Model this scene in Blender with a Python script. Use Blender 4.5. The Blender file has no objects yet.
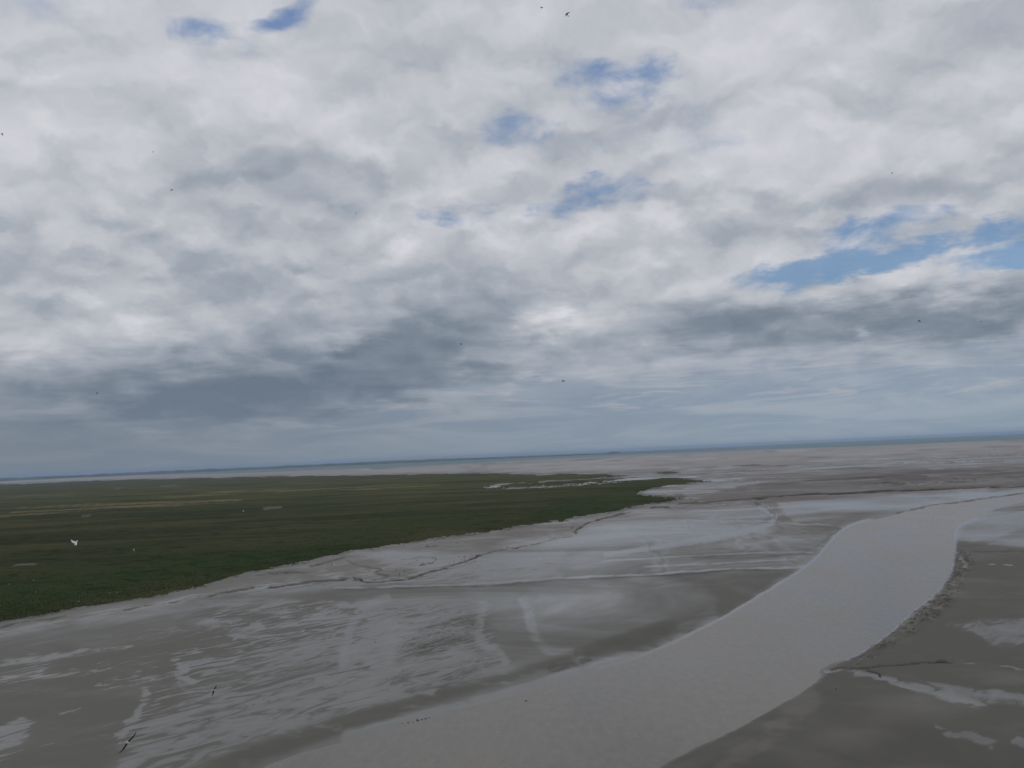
import bpy, math, random
import numpy as np
from mathutils import Matrix, Vector

R = math.radians
sc = bpy.context.scene
col = sc.collection
random.seed(5)
rng = np.random.default_rng(5)

# ------------------------------------------------------------------ camera
CAM_H = 80.0                       # abbey terrace above the sands
F = 887.0                          # focal length in pixels of a 1024 px wide frame
up = np.array([-0.0438, 1.0, -0.0800]); up /= np.linalg.norm(up)      # world up seen by the camera
fw = np.array([0, 0, -1.0]); fy = fw - up * fw.dot(up); fy /= np.linalg.norm(fy)
fx = np.cross(fy, up)
ROT = np.array([fx, fy, up])       # rows: world axes in camera space -> world = ROT @ cam
cam_d = bpy.data.cameras.new('camera'); cam = bpy.data.objects.new('camera', cam_d); col.objects.link(cam)
cam_d.sensor_width = 36; cam_d.lens = 36 * F / 1024
cam_d.clip_start = 0.5; cam_d.clip_end = 200000
m = Matrix([list(ROT[0]) + [0], list(ROT[1]) + [0], list(ROT[2]) + [CAM_H], [0, 0, 0, 1]])
cam.matrix_world = m
sc.camera = cam

def ray(px, py):
    v = ROT @ np.array([(px - 512) / F, (384 - py) / F, -1.0])
    return v / np.linalg.norm(v)
def ground(px, py, z=0.0):
    v = ray(px, py); t = (z - CAM_H) / v[2]
    return np.array([0, 0, CAM_H]) + v * t
def at_dist(px, py, dist):
    return np.array([0, 0, CAM_H]) + ray(px, py) * dist
def azel(px, py):
    v = ray(px, py)
    return math.atan2(v[0], v[1]), math.asin(v[2])

# ------------------------------------------------------------------ render settings
sc.view_settings.view_transform = 'Standard'; sc.view_settings.look = 'None'
sc.view_settings.exposure = 0; sc.view_settings.gamma = 1
sc.cycles.use_denoising = True
sc.cycles.max_bounces = 5; sc.cycles.volume_bounces = 0

# ------------------------------------------------------------------ node helper
class NT:
    def __init__(s, tree): s.t = tree; s.n = tree.nodes; s.l = tree.links; s.n.clear()
    def new(s, typ, **kw):
        n = s.n.new(typ)
        for k, v in kw.items(): setattr(n, k, v)
        return n
    def put(s, sock, v):
        if v is None: return
        if isinstance(v, bpy.types.NodeSocket): s.l.new(v, sock)
        else: sock.default_value = v
    def math(s, op, a, b=None, c=None, clamp=False):
        n = s.new('ShaderNodeMath', operation=op); n.use_clamp = clamp
        s.put(n.inputs[0], a); s.put(n.inputs[1], b); s.put(n.inputs[2], c)
        return n.outputs[0]
    def vmath(s, op, a, b=None):
        n = s.new('ShaderNodeVectorMath', operation=op)
        s.put(n.inputs[0], a)
        if op == 'SCALE': s.put(n.inputs['Scale'], b)
        else: s.put(n.inputs[1], b)
        return n.outputs[0]
    def comb(s, x, y, z=0.0):
        n = s.new('ShaderNodeCombineXYZ')
        for i, v in enumerate((x, y, z)): s.put(n.inputs[i], v)
        return n.outputs[0]
    def sep(s, v):
        n = s.new('ShaderNodeSeparateXYZ'); s.put(n.inputs[0], v); return n.outputs
    def noise(s, vec, scale, detail=4, rough=0.55, dist=0.0, lac=2.0, color=False):
        n = s.new('ShaderNodeTexNoise'); n.noise_dimensions = '2D'; s.put(n.inputs['Vector'], vec)
        n.inputs['Scale'].default_value = scale; n.inputs['Detail'].default_value = detail
        n.inputs['Roughness'].default_value = rough; n.inputs['Distortion'].default_value = dist
        n.inputs['Lacunarity'].default_value = lac
        return n.outputs['Color'] if color else n.outputs['Fac']
    def step(s, v, a, b, lo=0.0, hi=1.0, smooth=True):
        n = s.new('ShaderNodeMapRange'); n.interpolation_type = 'SMOOTHSTEP' if smooth else 'LINEAR'
        s.put(n.inputs[0], v)
        for i, x in zip((1, 2, 3, 4), (a, b, lo, hi)): n.inputs[i].default_value = x
        return n.outputs[0]
    def mix(s, f, a, b):
        n = s.new('ShaderNodeMix', data_type='RGBA'); s.put(n.inputs[0], f)
        s.put(n.inputs[6], a); s.put(n.inputs[7], b); return n.outputs[2]
    def attr(s, name):
        n = s.new('ShaderNodeAttribute'); n.attribute_name = name; return n.outputs['Fac']
    def mapping(s, vec, loc=(0, 0, 0), rot=(0, 0, 0), scale=(1, 1, 1), typ='POINT'):
        n = s.new('ShaderNodeMapping', vector_type=typ); s.put(n.inputs[0], vec)
        n.inputs['Location'].default_value = loc; n.inputs['Rotation'].default_value = rot; n.inputs['Scale'].default_value = scale
        return n.outputs[0]

def s2l(r, g, b):
    f = lambda c: (c / 255 / 12.92) if c / 255 <= .04045 else ((c / 255 + .055) / 1.055) ** 2.4
    return (f(r), f(g), f(b), 1)

# ------------------------------------------------------------------ sun
SUN_EL, SUN_AZ = 48.0, -115.0      # azimuth measured from +Y (the view) towards +X: behind the left shoulder
sl = bpy.data.lights.new('sun', 'SUN'); sl.energy = 0.8; sl.angle = R(12); sl.color = (1, 0.95, 0.88)
so = bpy.data.objects.new('sun', sl); col.objects.link(so)
sd = Vector((math.sin(R(SUN_AZ)) * math.cos(R(SUN_EL)), math.cos(R(SUN_AZ)) * math.cos(R(SUN_EL)), math.sin(R(SUN_EL))))
so.rotation_euler = sd.to_track_quat('Z', 'Y').to_euler(); so.location = (0, 0, 300)

# ------------------------------------------------------------------ world: clear sky with a broken layer of stratocumulus
w = bpy.data.worlds.new('World'); sc.world = w; w.use_nodes = True
N = NT(w.node_tree)
skyt = N.new('ShaderNodeTexSky', sky_type='NISHITA'); skyt.sun_disc = False
skyt.sun_elevation = R(SUN_EL); skyt.sun_rotation = R(SUN_AZ); skyt.air_density = 1.0; skyt.dust_density = 0.6; skyt.ozone_density = 2.0
bg_clear = N.new('ShaderNodeBackground'); bg_clear.inputs[1].default_value = 0.09
D = N.new('ShaderNodeTexCoord').outputs['Generated']
dx, dy, dz = N.sep(D)
dzp = N.math('MAXIMUM', dz, 0.0)
def plane_coords(zoff, extra=0.0):
    den = N.math('ADD', dzp, zoff)
    if extra: den = N.math('ADD', den, extra)
    return N.comb(N.math('DIVIDE', dx, den), N.math('DIVIDE', dy, den), 0.0)
q = plane_coords(0.10)
q_up = plane_coords(0.10, 0.013)                       # the same layer a little higher: gives lit tops
az = N.math('ARCTAN2', dx, dy); el = N.math('ARCSINE', dz)
N.put(bg_clear.inputs[0], N.vmath('SCALE', N.vmath('MULTIPLY', skyt.outputs[0], (0.72, 0.88, 1.04)), N.step(el, 0.16, 0.46, 0.88, 1.30)))
wv = N.noise(q, 3.0, 4, 0.6, color=True)
wv = N.vmath('SUBTRACT', wv, (0.5, 0.5, 0.5))
wv = N.vmath('MULTIPLY', wv, (0.11, 0.050, 0.0))
ae = N.vmath('ADD', N.comb(az, el, 0.0), wv)
def blob(px, py, rx, ry, rot=0.0, vec=None):
    a, e = azel(px, py)
    mp = N.mapping(vec or ae, (a, e, 0), (0, 0, R(rot)), (rx / F, ry / F, 1), 'TEXTURE')
    g = N.new('ShaderNodeTexGradient', gradient_type='SPHERICAL'); N.put(g.inputs[0], mp)
    return g.outputs['Fac']
def total(items, base):
    acc = base
    for px, py, rx, ry, rot, amp in items:
        b = N.step(blob(px, py, rx, ry, rot), 0.0, 1.0)
        acc = N.math('MULTIPLY_ADD', b, amp, acc)
    return acc
n_big = N.noise(q, 1.3, 3, 0.5, 0.2)
q2 = plane_coords(0.46); q2_up = plane_coords(0.46, 0.017)
wq = N.vmath('SCALE', N.vmath('SUBTRACT', N.noise(q2, 8.0, 4, 0.6, color=True), (0.5, 0.5, 0.5)), 0.12)
def puffs(c):
    c2 = N.vmath('ADD', c, wq)
    a_ = N.noise(c2, 5.4, 8, 0.55, 0.0)
    v_ = N.new('ShaderNodeTexVoronoi', feature='SMOOTH_F1'); v_.voronoi_dimensions = '2D'; v_.inputs['Scale'].default_value = 11.5; v_.inputs['Smoothness'].default_value = 0.6
    v_.inputs['Detail'].default_value = 0; v_.inputs['Roughness'].default_value = 0.5; N.put(v_.inputs['Vector'], c2)
    return N.math('MULTIPLY_ADD', v_.outputs['Distance'], 0.42, N.math('MULTIPLY_ADD', a_, 0.80, -0.06))
n_mid = puffs(q2)
n_mid_up = puffs(q2_up)
relief = N.math('SUBTRACT', n_mid, n_mid_up)
n_str = N.noise(N.mapping(N.comb(az, el, 0.0), rot=(0, 0, R(-2)), scale=(5.5, 46.0, 1)), 1.0, 5, 0.6, 0.6)   # thin stretched layers by the horizon
# openings in the layer
gaps = total([
    (212, 34, 66, 20, 0, 0.90), (280, 20, 44, 26, 25, 1.25), (190, 55, 60, 20, 0, 0.25), (310, 6, 30, 20, 25, .3),
    (600, 68, 75, 26, 0, 0.62), (662, 68, 55, 22, 0, 0.85), (640, 130, 150, 90, 0, 0.16), (520, 130, 75, 26, -8, 0.62), (630, 102, 65, 22, 0, 0.50),
    (700, 4, 60, 24, 0, 0.35), (606, 190, 75, 27, 18, 0.78), (555, 212, 60, 18, 0, 0.62), (455, 213, 65, 18, 0, 0.66), (660, 186, 55, 20, 0, 0.4),
    (810, 106, 40, 14, 0, 0.16), (690, 130, 60, 30, 0, 0.12), (700, 160, 60, 25, 0, .12),
    (830, 268, 125, 24, 4, 1.45), (850, 246, 60, 28, 0, 0.55), (900, 262, 90, 14, 6, 0.35), (880, 228, 110, 15, 2, 0.70), (985, 232, 130, 16, 5, 0.95), (1010, 256, 90, 15, 6, 0.7), (1050, 236, 80, 26, 6, 0.7),
    (250, 60, 60, 20, 0, .2), (40, 10, 90, 26, 0, 0.2)], 0.0)
gap_v = N.math('ADD', gaps, N.math('MULTIPLY', N.math('SUBTRACT', N.noise(q2, 10.0, 6, 0.62, 0.3), 0.5), -2.4))
clear = N.math('MULTIPLY', N.step(gap_v, -0.08, 1.15), N.step(gaps, 0.05, 0.35))
clear = N.math('MULTIPLY', clear, 0.84)
# brightness of the cloud base
tone = total([
    (250, 165, 170, 60, -10, -0.16), (640, 150, 200, 90, 0, -0.10), (60, 235, 180, 40, 0, -0.10), (300, 190, 160, 50, 0, -0.08),
    (900, 196, 150, 34, 4, -0.18), (940, 60, 170, 50, 20, -0.10), (620, 100, 160, 60, 0, -.05),
    (330, 372, 340, 90, 7, -0.33), (130, 405, 330, 60, 3, -0.20), (200, 400, 300, 50, 3, -0.16), (430, 350, 150, 60, 10, -0.16), (400, 385, 150, 50, 8, -0.12),
    (20, 372, 90, 40, 0, -0.20), (250, 285, 260, 60, 0, -0.12), (120, 440, 330, 60, 3, -0.12), (480, 300, 130, 40, 0, -0.10),
    (860, 328, 270, 40, 2, -0.37), (760, 326, 120, 34, 4, -.1), (700, 318, 140, 40, 0, -0.20), (1000, 325, 150, 45, 0, -0.25), (760, 300, 160, 30, 0, -.1),
    (560, 330, 100, 26, 0, 0.16), (548, 320, 44, 18, 0, 0.20), (575, 318, 34, 14, 0, .10), (525, 376, 26, 8, 8, .22), (872, 329, 26, 8, 6, .2), (350, 330, 60, 26, 15, 0.14), (25, 345, 60, 30, 0, 0.16), (60, 405, 80, 14, 0, 0.14), (930, 275, 160, 24, 6, 0.20),
    (740, 290, 130, 28, 0, 0.12), (120, 315, 90, 40, 0, 0.10), (640, 235, 110, 30, 0, 0.10), (800, 150, 160, 50, 0, 0.10), (400, 150, 160, 60, 0, 0.06), (230, 90, 200, 70, 0, .05),
    (470, 12, 170, 50, 0, 0.06), (390, 240, 110, 40, 0, 0.10)], 0.0)
hgt = N.step(el, 0.06, 0.30, 0.605, 0.765, smooth=False)
tone = N.math('ADD', tone, hgt)
tone = N.math('MULTIPLY_ADD', N.math('SUBTRACT', n_mid, 0.5), N.step(el, 0.06, 0.26, -0.12, -0.19), tone)
tone = N.math('MULTIPLY_ADD', N.math('SUBTRACT', n_big, 0.5), -0.34, tone)
tone = N.math('MULTIPLY_ADD', relief, N.step(el, 0.06, 0.26, -0.42, -0.66), tone)
ramp = N.new('ShaderNodeValToRGB'); N.put(ramp.inputs[0], tone)
er = ramp.color_ramp; er.elements[0].position = 0.0; er.elements[0].color = s2l(106, 119, 134)
er.elements[1].position = 1.0; er.elements[1].color = s2l(214, 215, 221)
for p, c in ((0.25, (126, 137, 150)), (0.5, (156, 164, 175)), (0.75, (188, 191, 198))):
    e = er.elements.new(p); e.color = s2l(*c)
# the far part of the layer: streaks, bluish, brighter towards the right
low = N.step(el, 0.035, 0.135, 1.0, 0.0)
side = N.step(az, -0.55, 0.45, 0.0, 1.0)
fs = N.step(n_str, 0.36, 0.66)
far_col = N.mix(fs, N.mix(side, s2l(114, 126, 140), s2l(131, 148, 168)), N.mix(side, s2l(137, 145, 155), s2l(163, 173, 184)))
darkm = N.step(tone, 0.10, 0.50)
lowf = N.math('MULTIPLY', low, N.math('MULTIPLY_ADD', darkm, 0.75, 0.15))
wisp = N.noise(N.mapping(N.comb(az, el, 0.0), loc=(3.1, 1.7, 0), rot=(0, 0, R(-2)), scale=(11.0, 95.0, 1)), 1.0, 4, 0.6, 0.4)
wz = N.math('MULTIPLY', N.math('MULTIPLY', N.step(wisp, 0.54, 0.72), N.step(el, 0.022, 0.045)), N.math('MULTIPLY_ADD', side, 0.45, 0.2))
far_col = N.mix(wz, far_col, s2l(176, 177, 182))
cl = N.mix(lowf, ramp.outputs[0], far_col)
# air thickens to the horizon
hz = N.step(el, 0.0, 0.07, 0.75, 0.0)
cl = N.mix(hz, cl, N.mix(side, s2l(120, 130, 141), s2l(144, 158, 171)))
clear = N.math('MULTIPLY', clear, N.step(el, 0.06, 0.12))
bg_cl = N.new('ShaderNodeBackground'); N.put(bg_cl.inputs[0], cl); bg_cl.inputs[1].default_value = 1.0
ms = N.new('ShaderNodeMixShader'); N.put(ms.inputs[0], clear); N.l.new(bg_cl.outputs[0], ms.inputs[1]); N.l.new(bg_clear.outputs[0], ms.inputs[2])
out = N.new('ShaderNodeOutputWorld'); N.l.new(ms.outputs[0], out.inputs[0])
w.cycles.sampling_method = 'MANUAL'; w.cycles.sample_map_resolution = 512

# ------------------------------------------------------------------ numeric noise
def vnoise(x, y, seed=0):
    xi = np.floor(x).astype(np.int64); yi = np.floor(y).astype(np.int64)
    fx_, fy_ = x - xi, y - yi
    fx_ = fx_ * fx_ * (3 - 2 * fx_); fy_ = fy_ * fy_ * (3 - 2 * fy_)
    def h(a, b):
        v = (a * 374761393 + b * 668265263 + seed * 974634777) & 0xffffffff
        v = ((v ^ (v >> 13)) * 1274126177) & 0xffffffff
        v = v ^ (v >> 16)
        return (v & 0xffff) / 65535.0
    return (h(xi, yi) * (1 - fx_) + h(xi + 1, yi) * fx_) * (1 - fy_) + (h(xi, yi + 1) * (1 - fx_) + h(xi + 1, yi + 1) * fx_) * fy_
def fbm(x, y, octaves=5, seed=0, gain=0.55):
    a, s, t = 1.0, 0.0, 0.0
    for o in range(octaves):
        s = s + a * vnoise(x, y, seed + o); t += a; a *= gain; x = x * 2.03 + 17.3; y = y * 2.03 + 5.1
    return s / t
sstep = lambda v, a, b: (lambda t: t * t * (3 - 2 * t))(np.clip((v - a) / (b - a), 0, 1))

# ------------------------------------------------------------------ ground grid of the bay, spaced roughly by image pixel (finer near, coarser far)
ds = np.concatenate([np.arange(3.2, 40, 0.4), np.arange(40, 345, 0.85), np.arange(345, 900, 7)])
ts = np.arange(-0.74, 0.74, 0.00113)
TT, DD = np.meshgrid(ts, ds)
GY = CAM_H * F / DD
GX = GY * TT
nr, nc = GX.shape
P = np.stack([GX, GY, np.full_like(GX, -CAM_H)], -1)
C = P @ ROT                                            # camera space of each ground point
SX = 512 + F * C[..., 0] / -C[..., 2]                  # image pixel coordinates of each ground point, in which the outlines are traced
SY = 384 - F * C[..., 1] / -C[..., 2]
# ragged outlines: displace the look-up a little with noise tied to the ground
lgD = np.log(GY)
jx = (fbm(GX / GY * 60, lgD * 60, 4, 3) - 0.5); jy = (fbm(GX / GY * 60, lgD * 60, 4, 9) - 0.5)
jx2 = fbm(GX / GY * 22, lgD * 22, 3, 13) - 0.5; jy2 = fbm(GX / GY * 22, lgD * 22, 3, 19) - 0.5
MOD1 = fbm(GX / GY * 34, lgD * 34, 4, 23); MOD2 = fbm(GX / GY * 48, lgD * 48, 4, 29)
NEAR = sstep(DD, 100, 190)
WX = SX + jx * 10; WY = SY + jy * 3.2

def seg_dist(X, Y, pts, closed=False):
    best = np.full(X.shape, 1e9); par = np.zeros(X.shape)
    n = len(pts); tot = n if closed else n - 1
    for i in range(tot):
        ax, ay = pts[i][:2]; bx, by = pts[(i + 1) % n][:2]
        vx, vy = bx - ax, by - ay; L = vx * vx + vy * vy + 1e-9
        t = np.clip(((X - ax) * vx + (Y - ay) * vy) / L, 0, 1)
        d = np.hypot(X - ax - t * vx, Y - ay - t * vy)
        k = d < best
        best = np.where(k, d, best); par = np.where(k, (i + t) / tot, par)
    return best, par
def inside(X, Y, pts):
    c = np.zeros(X.shape, bool); n = len(pts)
    for i in range(n):
        x1, y1 = pts[i]; x2, y2 = pts[(i + 1) % n]
        if y1 == y2: continue
        k = ((y1 > Y) != (y2 > Y)) & (X < (x2 - x1) * (Y - y1) / (y2 - y1) + x1)
        c ^= k
    return c
def smooth_pts(pts, it=2, closed=False):
    for _ in range(it):
        o = [] if closed else [pts[0]]
        n = len(pts)
        for i in range(n if closed else n - 1):
            a, b = pts[i], pts[(i + 1) % n]
            o.append(tuple(.75 * p + .25 * q_ for p, q_ in zip(a, b))); o.append(tuple(.25 * p + .75 * q_ for p, q_ in zip(a, b)))
        if not closed: o.append(pts[-1])
        pts = o
    return pts
def box_idx(pts, pad, X, Y):
    xs = [p[0] for p in pts]; ys = [p[1] for p in pts]
    return (X > min(xs) - pad) & (X < max(xs) + pad) & (Y > min(ys) - pad) & (Y < max(ys) + pad)
def sdf(pts, pad=40, X=None, Y=None):
    """distance to a closed outline, negative inside"""
    X = WX if X is None else X; Y = WY if Y is None else Y
    out_ = np.full(X.shape, float(pad)); k = box_idx(pts, pad, X, Y)
    d, _ = seg_dist(X[k], Y[k], pts, True); d = np.where(inside(X[k], Y[k], pts), -d, d)
    out_[k] = np.minimum(d, pad); return out_
def area(pts, soft=4, X=None, Y=None):
    return 1 - sstep(sdf(pts, soft * 2 + 6, X, Y), -soft, soft)
def stroke(pts, wd, soft=1.0, sm=2, fade=0.12, X=None, Y=None):
    X = SX + jx * 5 + jx2 * (6 + NEAR * 14) if X is None else X; Y = SY + jy * 1.6 + jy2 * (2 + NEAR * 9) if Y is None else Y
    if sm: pts = smooth_pts(pts, sm)
    k = box_idx(pts, wd + soft + 4, X, Y); o = np.zeros(X.shape)
    d, p = seg_dist(X[k], Y[k], pts)
    wv_ = 0.45 + 1.1 * MOD1[k]
    v = (1 - sstep(d, wd * .5 * wv_, wd * .5 * wv_ + soft * 1.4)) * sstep(MOD2[k], .12, .50)
    if fade: v = v * sstep(p, 0, fade) * (1 - sstep(p, 1 - fade, 1))
    o[k] = v; return o

# ------------------------------------------------------------------ traced outlines, in image pixels
CH = [(1120, 478), (1024, 493.5), (964.5, 502), (920, 508), (892.8, 514.5), (858.6, 522.5), (841.5, 530), (827, 546), (817, 559), (793.6, 575.5), (759.5, 596), (725, 617),
      (690, 634.5), (668, 645), (630.5, 660), (579, 674), (558.7, 679.5), (531, 687.4), (504, 697), (456, 708), (401.5, 724), (350, 738), (297, 752), (256, 768), (120, 830), (-200, 960),
      (300, 1400), (560, 830), (656, 768), (674, 757), (705, 742), (739, 727), (773, 708), (804, 690), (822, 677), (818, 668), (851.7, 656), (869, 646.4), (892.7, 629), (910, 611.4), (933.7, 594), (947.4, 577),
      (954, 560), (954, 536), (956, 526), (971, 519), (992, 510), (1024, 501), (1120, 486)]
MEADOW = [(-300, 680), (-100, 640), (0, 621), (40, 615), (79, 607), (150, 596), (205, 585), (239, 574), (290, 565), (350, 551.6), (405, 543.7), (439, 538), (497, 531), (531, 524),
          (560, 520), (589, 515), (615, 511), (628, 508), (644, 505), (658, 502.5), (677, 499.6), (685, 497), (662, 497), (642, 495.7), (638, 493), (646, 490.4), (654, 488), (669, 485.3), (690, 483.2), (712, 481.4),
          (695, 480), (677, 478.2), (658, 478.5), (634, 480.6), (599, 483.5), (552, 486.5), (487, 488.8), (480, 487), (500, 483.5), (560, 480), (600, 477.5), (625, 476.2), (600, 474), (560, 474.2), (545, 475.5), (517, 474), (476, 473), (398, 474.7),
          (350, 475.3), (266, 476.6), (200, 478), (156, 479), (117, 480), (78, 481.6), (39, 483.2), (0, 484.6), (-150, 491), (-400, 503)]
STRIP2 = [(500, 487), (560, 483.9), (600, 481.2), (624, 479), (600, 478.8), (560, 480.9), (510, 484)]
STRIP3 = [(655, 472.6), (672, 471.8), (680, 472.4), (664, 473.4)]
CH = smooth_pts(CH, 2, True)
sd_ch = sdf(CH, 60, SX + jx * 2.5, SY + jy * 1.3)
ch_out = np.clip(sd_ch, -60, 60)
sd_me = np.minimum.reduce([sdf(MEADOW, 40, SX + jx * 9, SY + jy * 2.6), sdf(STRIP2, 40), sdf(STRIP3, 40)])

wet = np.zeros_like(GX); silt = np.zeros_like(GX); dark = np.zeros_like(GX); rip = np.zeros_like(GX); Z = np.zeros_like(GX); fleck = np.zeros_like(GX)
def add(arr, v, a): arr += v * a
# broad base: the far flats are damp and shiny, the left foreground dull
far_f = sstep(-SY, -520, -470)
wet += 0.46
# left foreground, dull mud with flecks
A1 = area([(-200, 660), (0, 652), (120, 632), (215, 612), (330, 604), (350, 612), (250, 640), (190, 668), (150, 700), (110, 760), (60, 800), (-200, 800)], 22)
add(wet, A1, -0.21); add(fleck, A1, 1.0)
A1b = area([(-200, 680), (0, 690), (80, 672), (130, 670), (150, 700), (110, 740), (90, 800), (-200, 800)], 16); add(wet, A1b, -0.14)
A2 = area([(215, 612), (340, 600), (480, 600), (510, 664), (450, 690), (330, 722), (240, 750), (110, 800), (125, 730), (160, 690), (190, 650)], 12)
add(fleck, A2, 0.75); add(wet, A2, 0.12)
# smooth bright band along the meadow shore
B1 = area([(-100, 655), (0, 636), (120, 612), (220, 597), (340, 585), (480, 583), (560, 576), (560, 560), (480, 556), (380, 556), (300, 572), (210, 590), (100, 610), (0, 628), (-100, 645)], 7)
add(wet, B1, 0.22); add(silt, B1, 0.22); fleck = np.maximum(fleck, B1 * .8)
SHORE = area([(0, 622), (79, 607), (150, 596), (205, 585), (239, 574), (290, 565), (350, 551), (439, 538), (531, 524), (579, 519), (577, 534), (531, 546), (470, 560), (405, 578), (350, 580), (250, 590), (100, 615), (0, 632)], 3)
add(silt, SHORE, 0.40); add(wet, SHORE, -0.12)
# middle shining flats
for pts, s_, a_ in [
    ([(585, 525), (640, 512), (740, 500), (770, 510), (765, 524), (720, 536), (640, 548), (520, 566), (480, 560), (540, 546)], 6, 0.22),
    ([(776, 502), (838, 497), (913, 494), (981, 491.5), (1060, 489), (1060, 489), (1024, 493), (968, 501), (913, 508), (865, 512), (817, 520), (794, 523), (782, 512)], 2.5, 0.34),
    ([(590, 550), (680, 545), (790, 536), (830, 536), (815, 556), (790, 566), (690, 570), (600, 572), (560, 566)], 5, 0.12),
    ([(470, 590), (560, 584), (660, 580), (720, 590), (715, 603), (650, 622), (570, 625), (500, 620)], 14, 0.24),
    ([(488, 600), (520, 600), (530, 625), (540, 650), (512, 664), (480, 642)], 5, -0.03),
    ([(958, 523), (985, 516), (1012, 511), (1060, 508), (1060, 526), (1016, 530), (1002, 537), (975, 541), (956, 538)], 3, 0.30),
    ([(985, 545), (1005, 540), (1060, 538), (1060, 546), (1010, 549)], 3, 0.25),
    ([(947, 626), (981, 617), (1040, 617), (1040, 642), (992, 647), (971, 633)], 5, 0.52),
    ([(930, 683), (1000, 690), (1060, 697), (1060, 716), (1024, 708), (981, 703), (950, 696)], 4, 0.50),
    ([(0, 722), (22, 712), (34, 722), (20, 748), (0, 768), (-40, 768), (-40, 735)], 7, 0.40),
    ([(560, 476), (660, 474), (800, 466), (1060, 452), (1060, 461), (820, 474), (700, 483), (640, 478)], 3, 0.10),
    ([(350, 470), (470, 465), (560, 464), (640, 468), (560, 472), (470, 471), (400, 473)], 2, 0.15),
    ([(644, 490), (700, 484), (760, 482), (760, 492), (690, 498), (645, 494)], 2, 0.12)]:
    add(wet, area(pts, s_), a_)
glow = area([(535, 588), (600, 582), (625, 596), (612, 610), (560, 612), (538, 602)], 14); add(silt, glow, 0.55); add(wet, glow, .12)  # soft glare on the wet mud, painted in as a paler silt tone
# dull darker zones
for pts, s_, a_, b_ in [
    ([(640, 573), (792, 570), (760, 594), (725, 615), (690, 632), (640, 652), (585, 655), (600, 640), (650, 628), (690, 616), (718, 600), (700, 585)], 6, -0.20, 0.15),
    ([(780, 527), (840, 524), (834, 534), (790, 537), (740, 542)], 3, -0.10, 0.0),
    ([(950, 541), (1060, 549), (1060, 900), (600, 900), (656, 768), (739, 727), (773, 708), (822, 677), (851, 660), (892, 632), (935, 600), (955, 570)], 4, -0.36, 0.22),
    ([(700, 768), (760, 730), (830, 690), (900, 700), (960, 740), (1060, 750), (1060, 900), (600, 900)], 12, -0.08, 0.14),
    ([(830, 500), (960, 486), (1060, 482), (1060, 466), (900, 470), (800, 478), (720, 490), (700, 500), (760, 500)], 4, -0.16, 0.08),
    ([(720, 478), (860, 468), (1060, 466), (1060, 480), (860, 482), (740, 490)], 4, -0.10, 0.0)]:
    v = area(pts, s_); add(wet, v, a_); add(dark, v, b_)
# shining rims and the damp band along the channel
add(wet, stroke([(340, 737), (401, 720), (456, 704), (504, 692), (560, 672), (625, 653), (668, 638), (720, 612)], 9, 5, fade=.05), 0.32)
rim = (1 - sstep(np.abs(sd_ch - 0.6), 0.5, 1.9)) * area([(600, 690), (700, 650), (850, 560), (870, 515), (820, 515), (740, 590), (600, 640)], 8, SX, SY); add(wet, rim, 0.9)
add(silt, rim, .3)
DB = [(200, 772), (290, 743), (340, 724), (408, 706), (477, 689), (531, 675), (560, 664), (579, 658), (630, 640), (680, 624)]
v = stroke(DB, 7, 6, fade=.08, X=SX + jx * 3, Y=SY + jy * 2); add(wet, v, -0.38); add(dark, v, 0.17)
v = stroke([(545, 668), (565, 663), (590, 656)], 5, 3); add(fleck, v, 1.0); add(dark, v, .12)
RB = [(962, 548), (960, 568), (948, 590), (925, 611), (893, 634), (868, 650), (850, 661)]
rb = stroke(RB, 12, 6, fade=.06); add(rip, rb, 1.0); add(wet, rb, 0.05); add(silt, rb, 0.5)
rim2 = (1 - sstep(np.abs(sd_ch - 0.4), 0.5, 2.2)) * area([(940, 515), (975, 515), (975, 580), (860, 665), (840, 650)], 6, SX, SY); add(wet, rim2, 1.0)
# thin creeks: pale wet thread (wet) with a cut dark side
def creek(pts, wd=1.4, wamp=0.7, dk=0.35, off=1.4, depth=0.25):
    kw = dict(X=SX + jx * 4, Y=SY + jy * 2) if dk == 0 and wd >= 3 else {}
    add(wet, stroke(pts, wd * .6, 0.6 + wd * .8 * (wd > 1.9), fade=.08, **kw), wamp)
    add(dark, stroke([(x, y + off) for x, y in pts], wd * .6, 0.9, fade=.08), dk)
    Z[...] -= stroke(pts, wd, 1.2, fade=.08) * depth
creek([(330, 587.2), (360, 587), (408, 586.5), (477, 584), (531, 580), (579, 577), (630, 574.8), (674, 572.8), (718, 569.6), (792, 567.6), (850, 563.8)], 1.8, .55, .5)
creek([(759, 505), (770, 511), (777, 518), (767, 526), (725, 537), (674, 544), (600, 556)], 2.0, .55, .15)
creek([(777, 522), (800, 524.5), (824, 524), (843, 527)], 1.6, .45, .0)
creek([(482, 600), (483, 612), (478, 631), (482, 643), (497, 651), (509, 664)], 4, .22, 0)
creek([(521, 597), (530, 610), (531, 627), (537, 641), (549, 652), (576, 653)], 5, .24, 0)
creek([(391, 595), (370, 604), (357, 614), (348, 634), (343, 658), (343, 668)], 4, .22, 0)
creek([(477, 487.6), (552, 485), (600, 481.8), (634, 479.2), (700, 476.5)], 1.3, .6, 0)
creek([(824, 670), (848, 671.6), (865, 673.4), (896, 682), (930, 691.5), (950, 697.5), (981, 707)], 2.0, .75, .0, 2)
add(wet, stroke([(905, 684), (932, 692), (955, 699), (984, 707)], 5, 2.5, fade=.25, X=SX + jx * 2, Y=SY + jy * 1), .6)
add(wet, stroke([(880, 672), (920, 683), (960, 690), (1040, 698)], 3, 5, fade=.2), .30)
add(wet, stroke([(890, 655), (940, 650), (1000, 655)], 2, 4, fade=.2), .16)
creek([(955, 660), (985, 663), (1040, 665)], 1.6, .6, .0)
creek([(600, 561), (690, 556), (760, 552), (815, 552)], 1.5, .35, .1)
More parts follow.
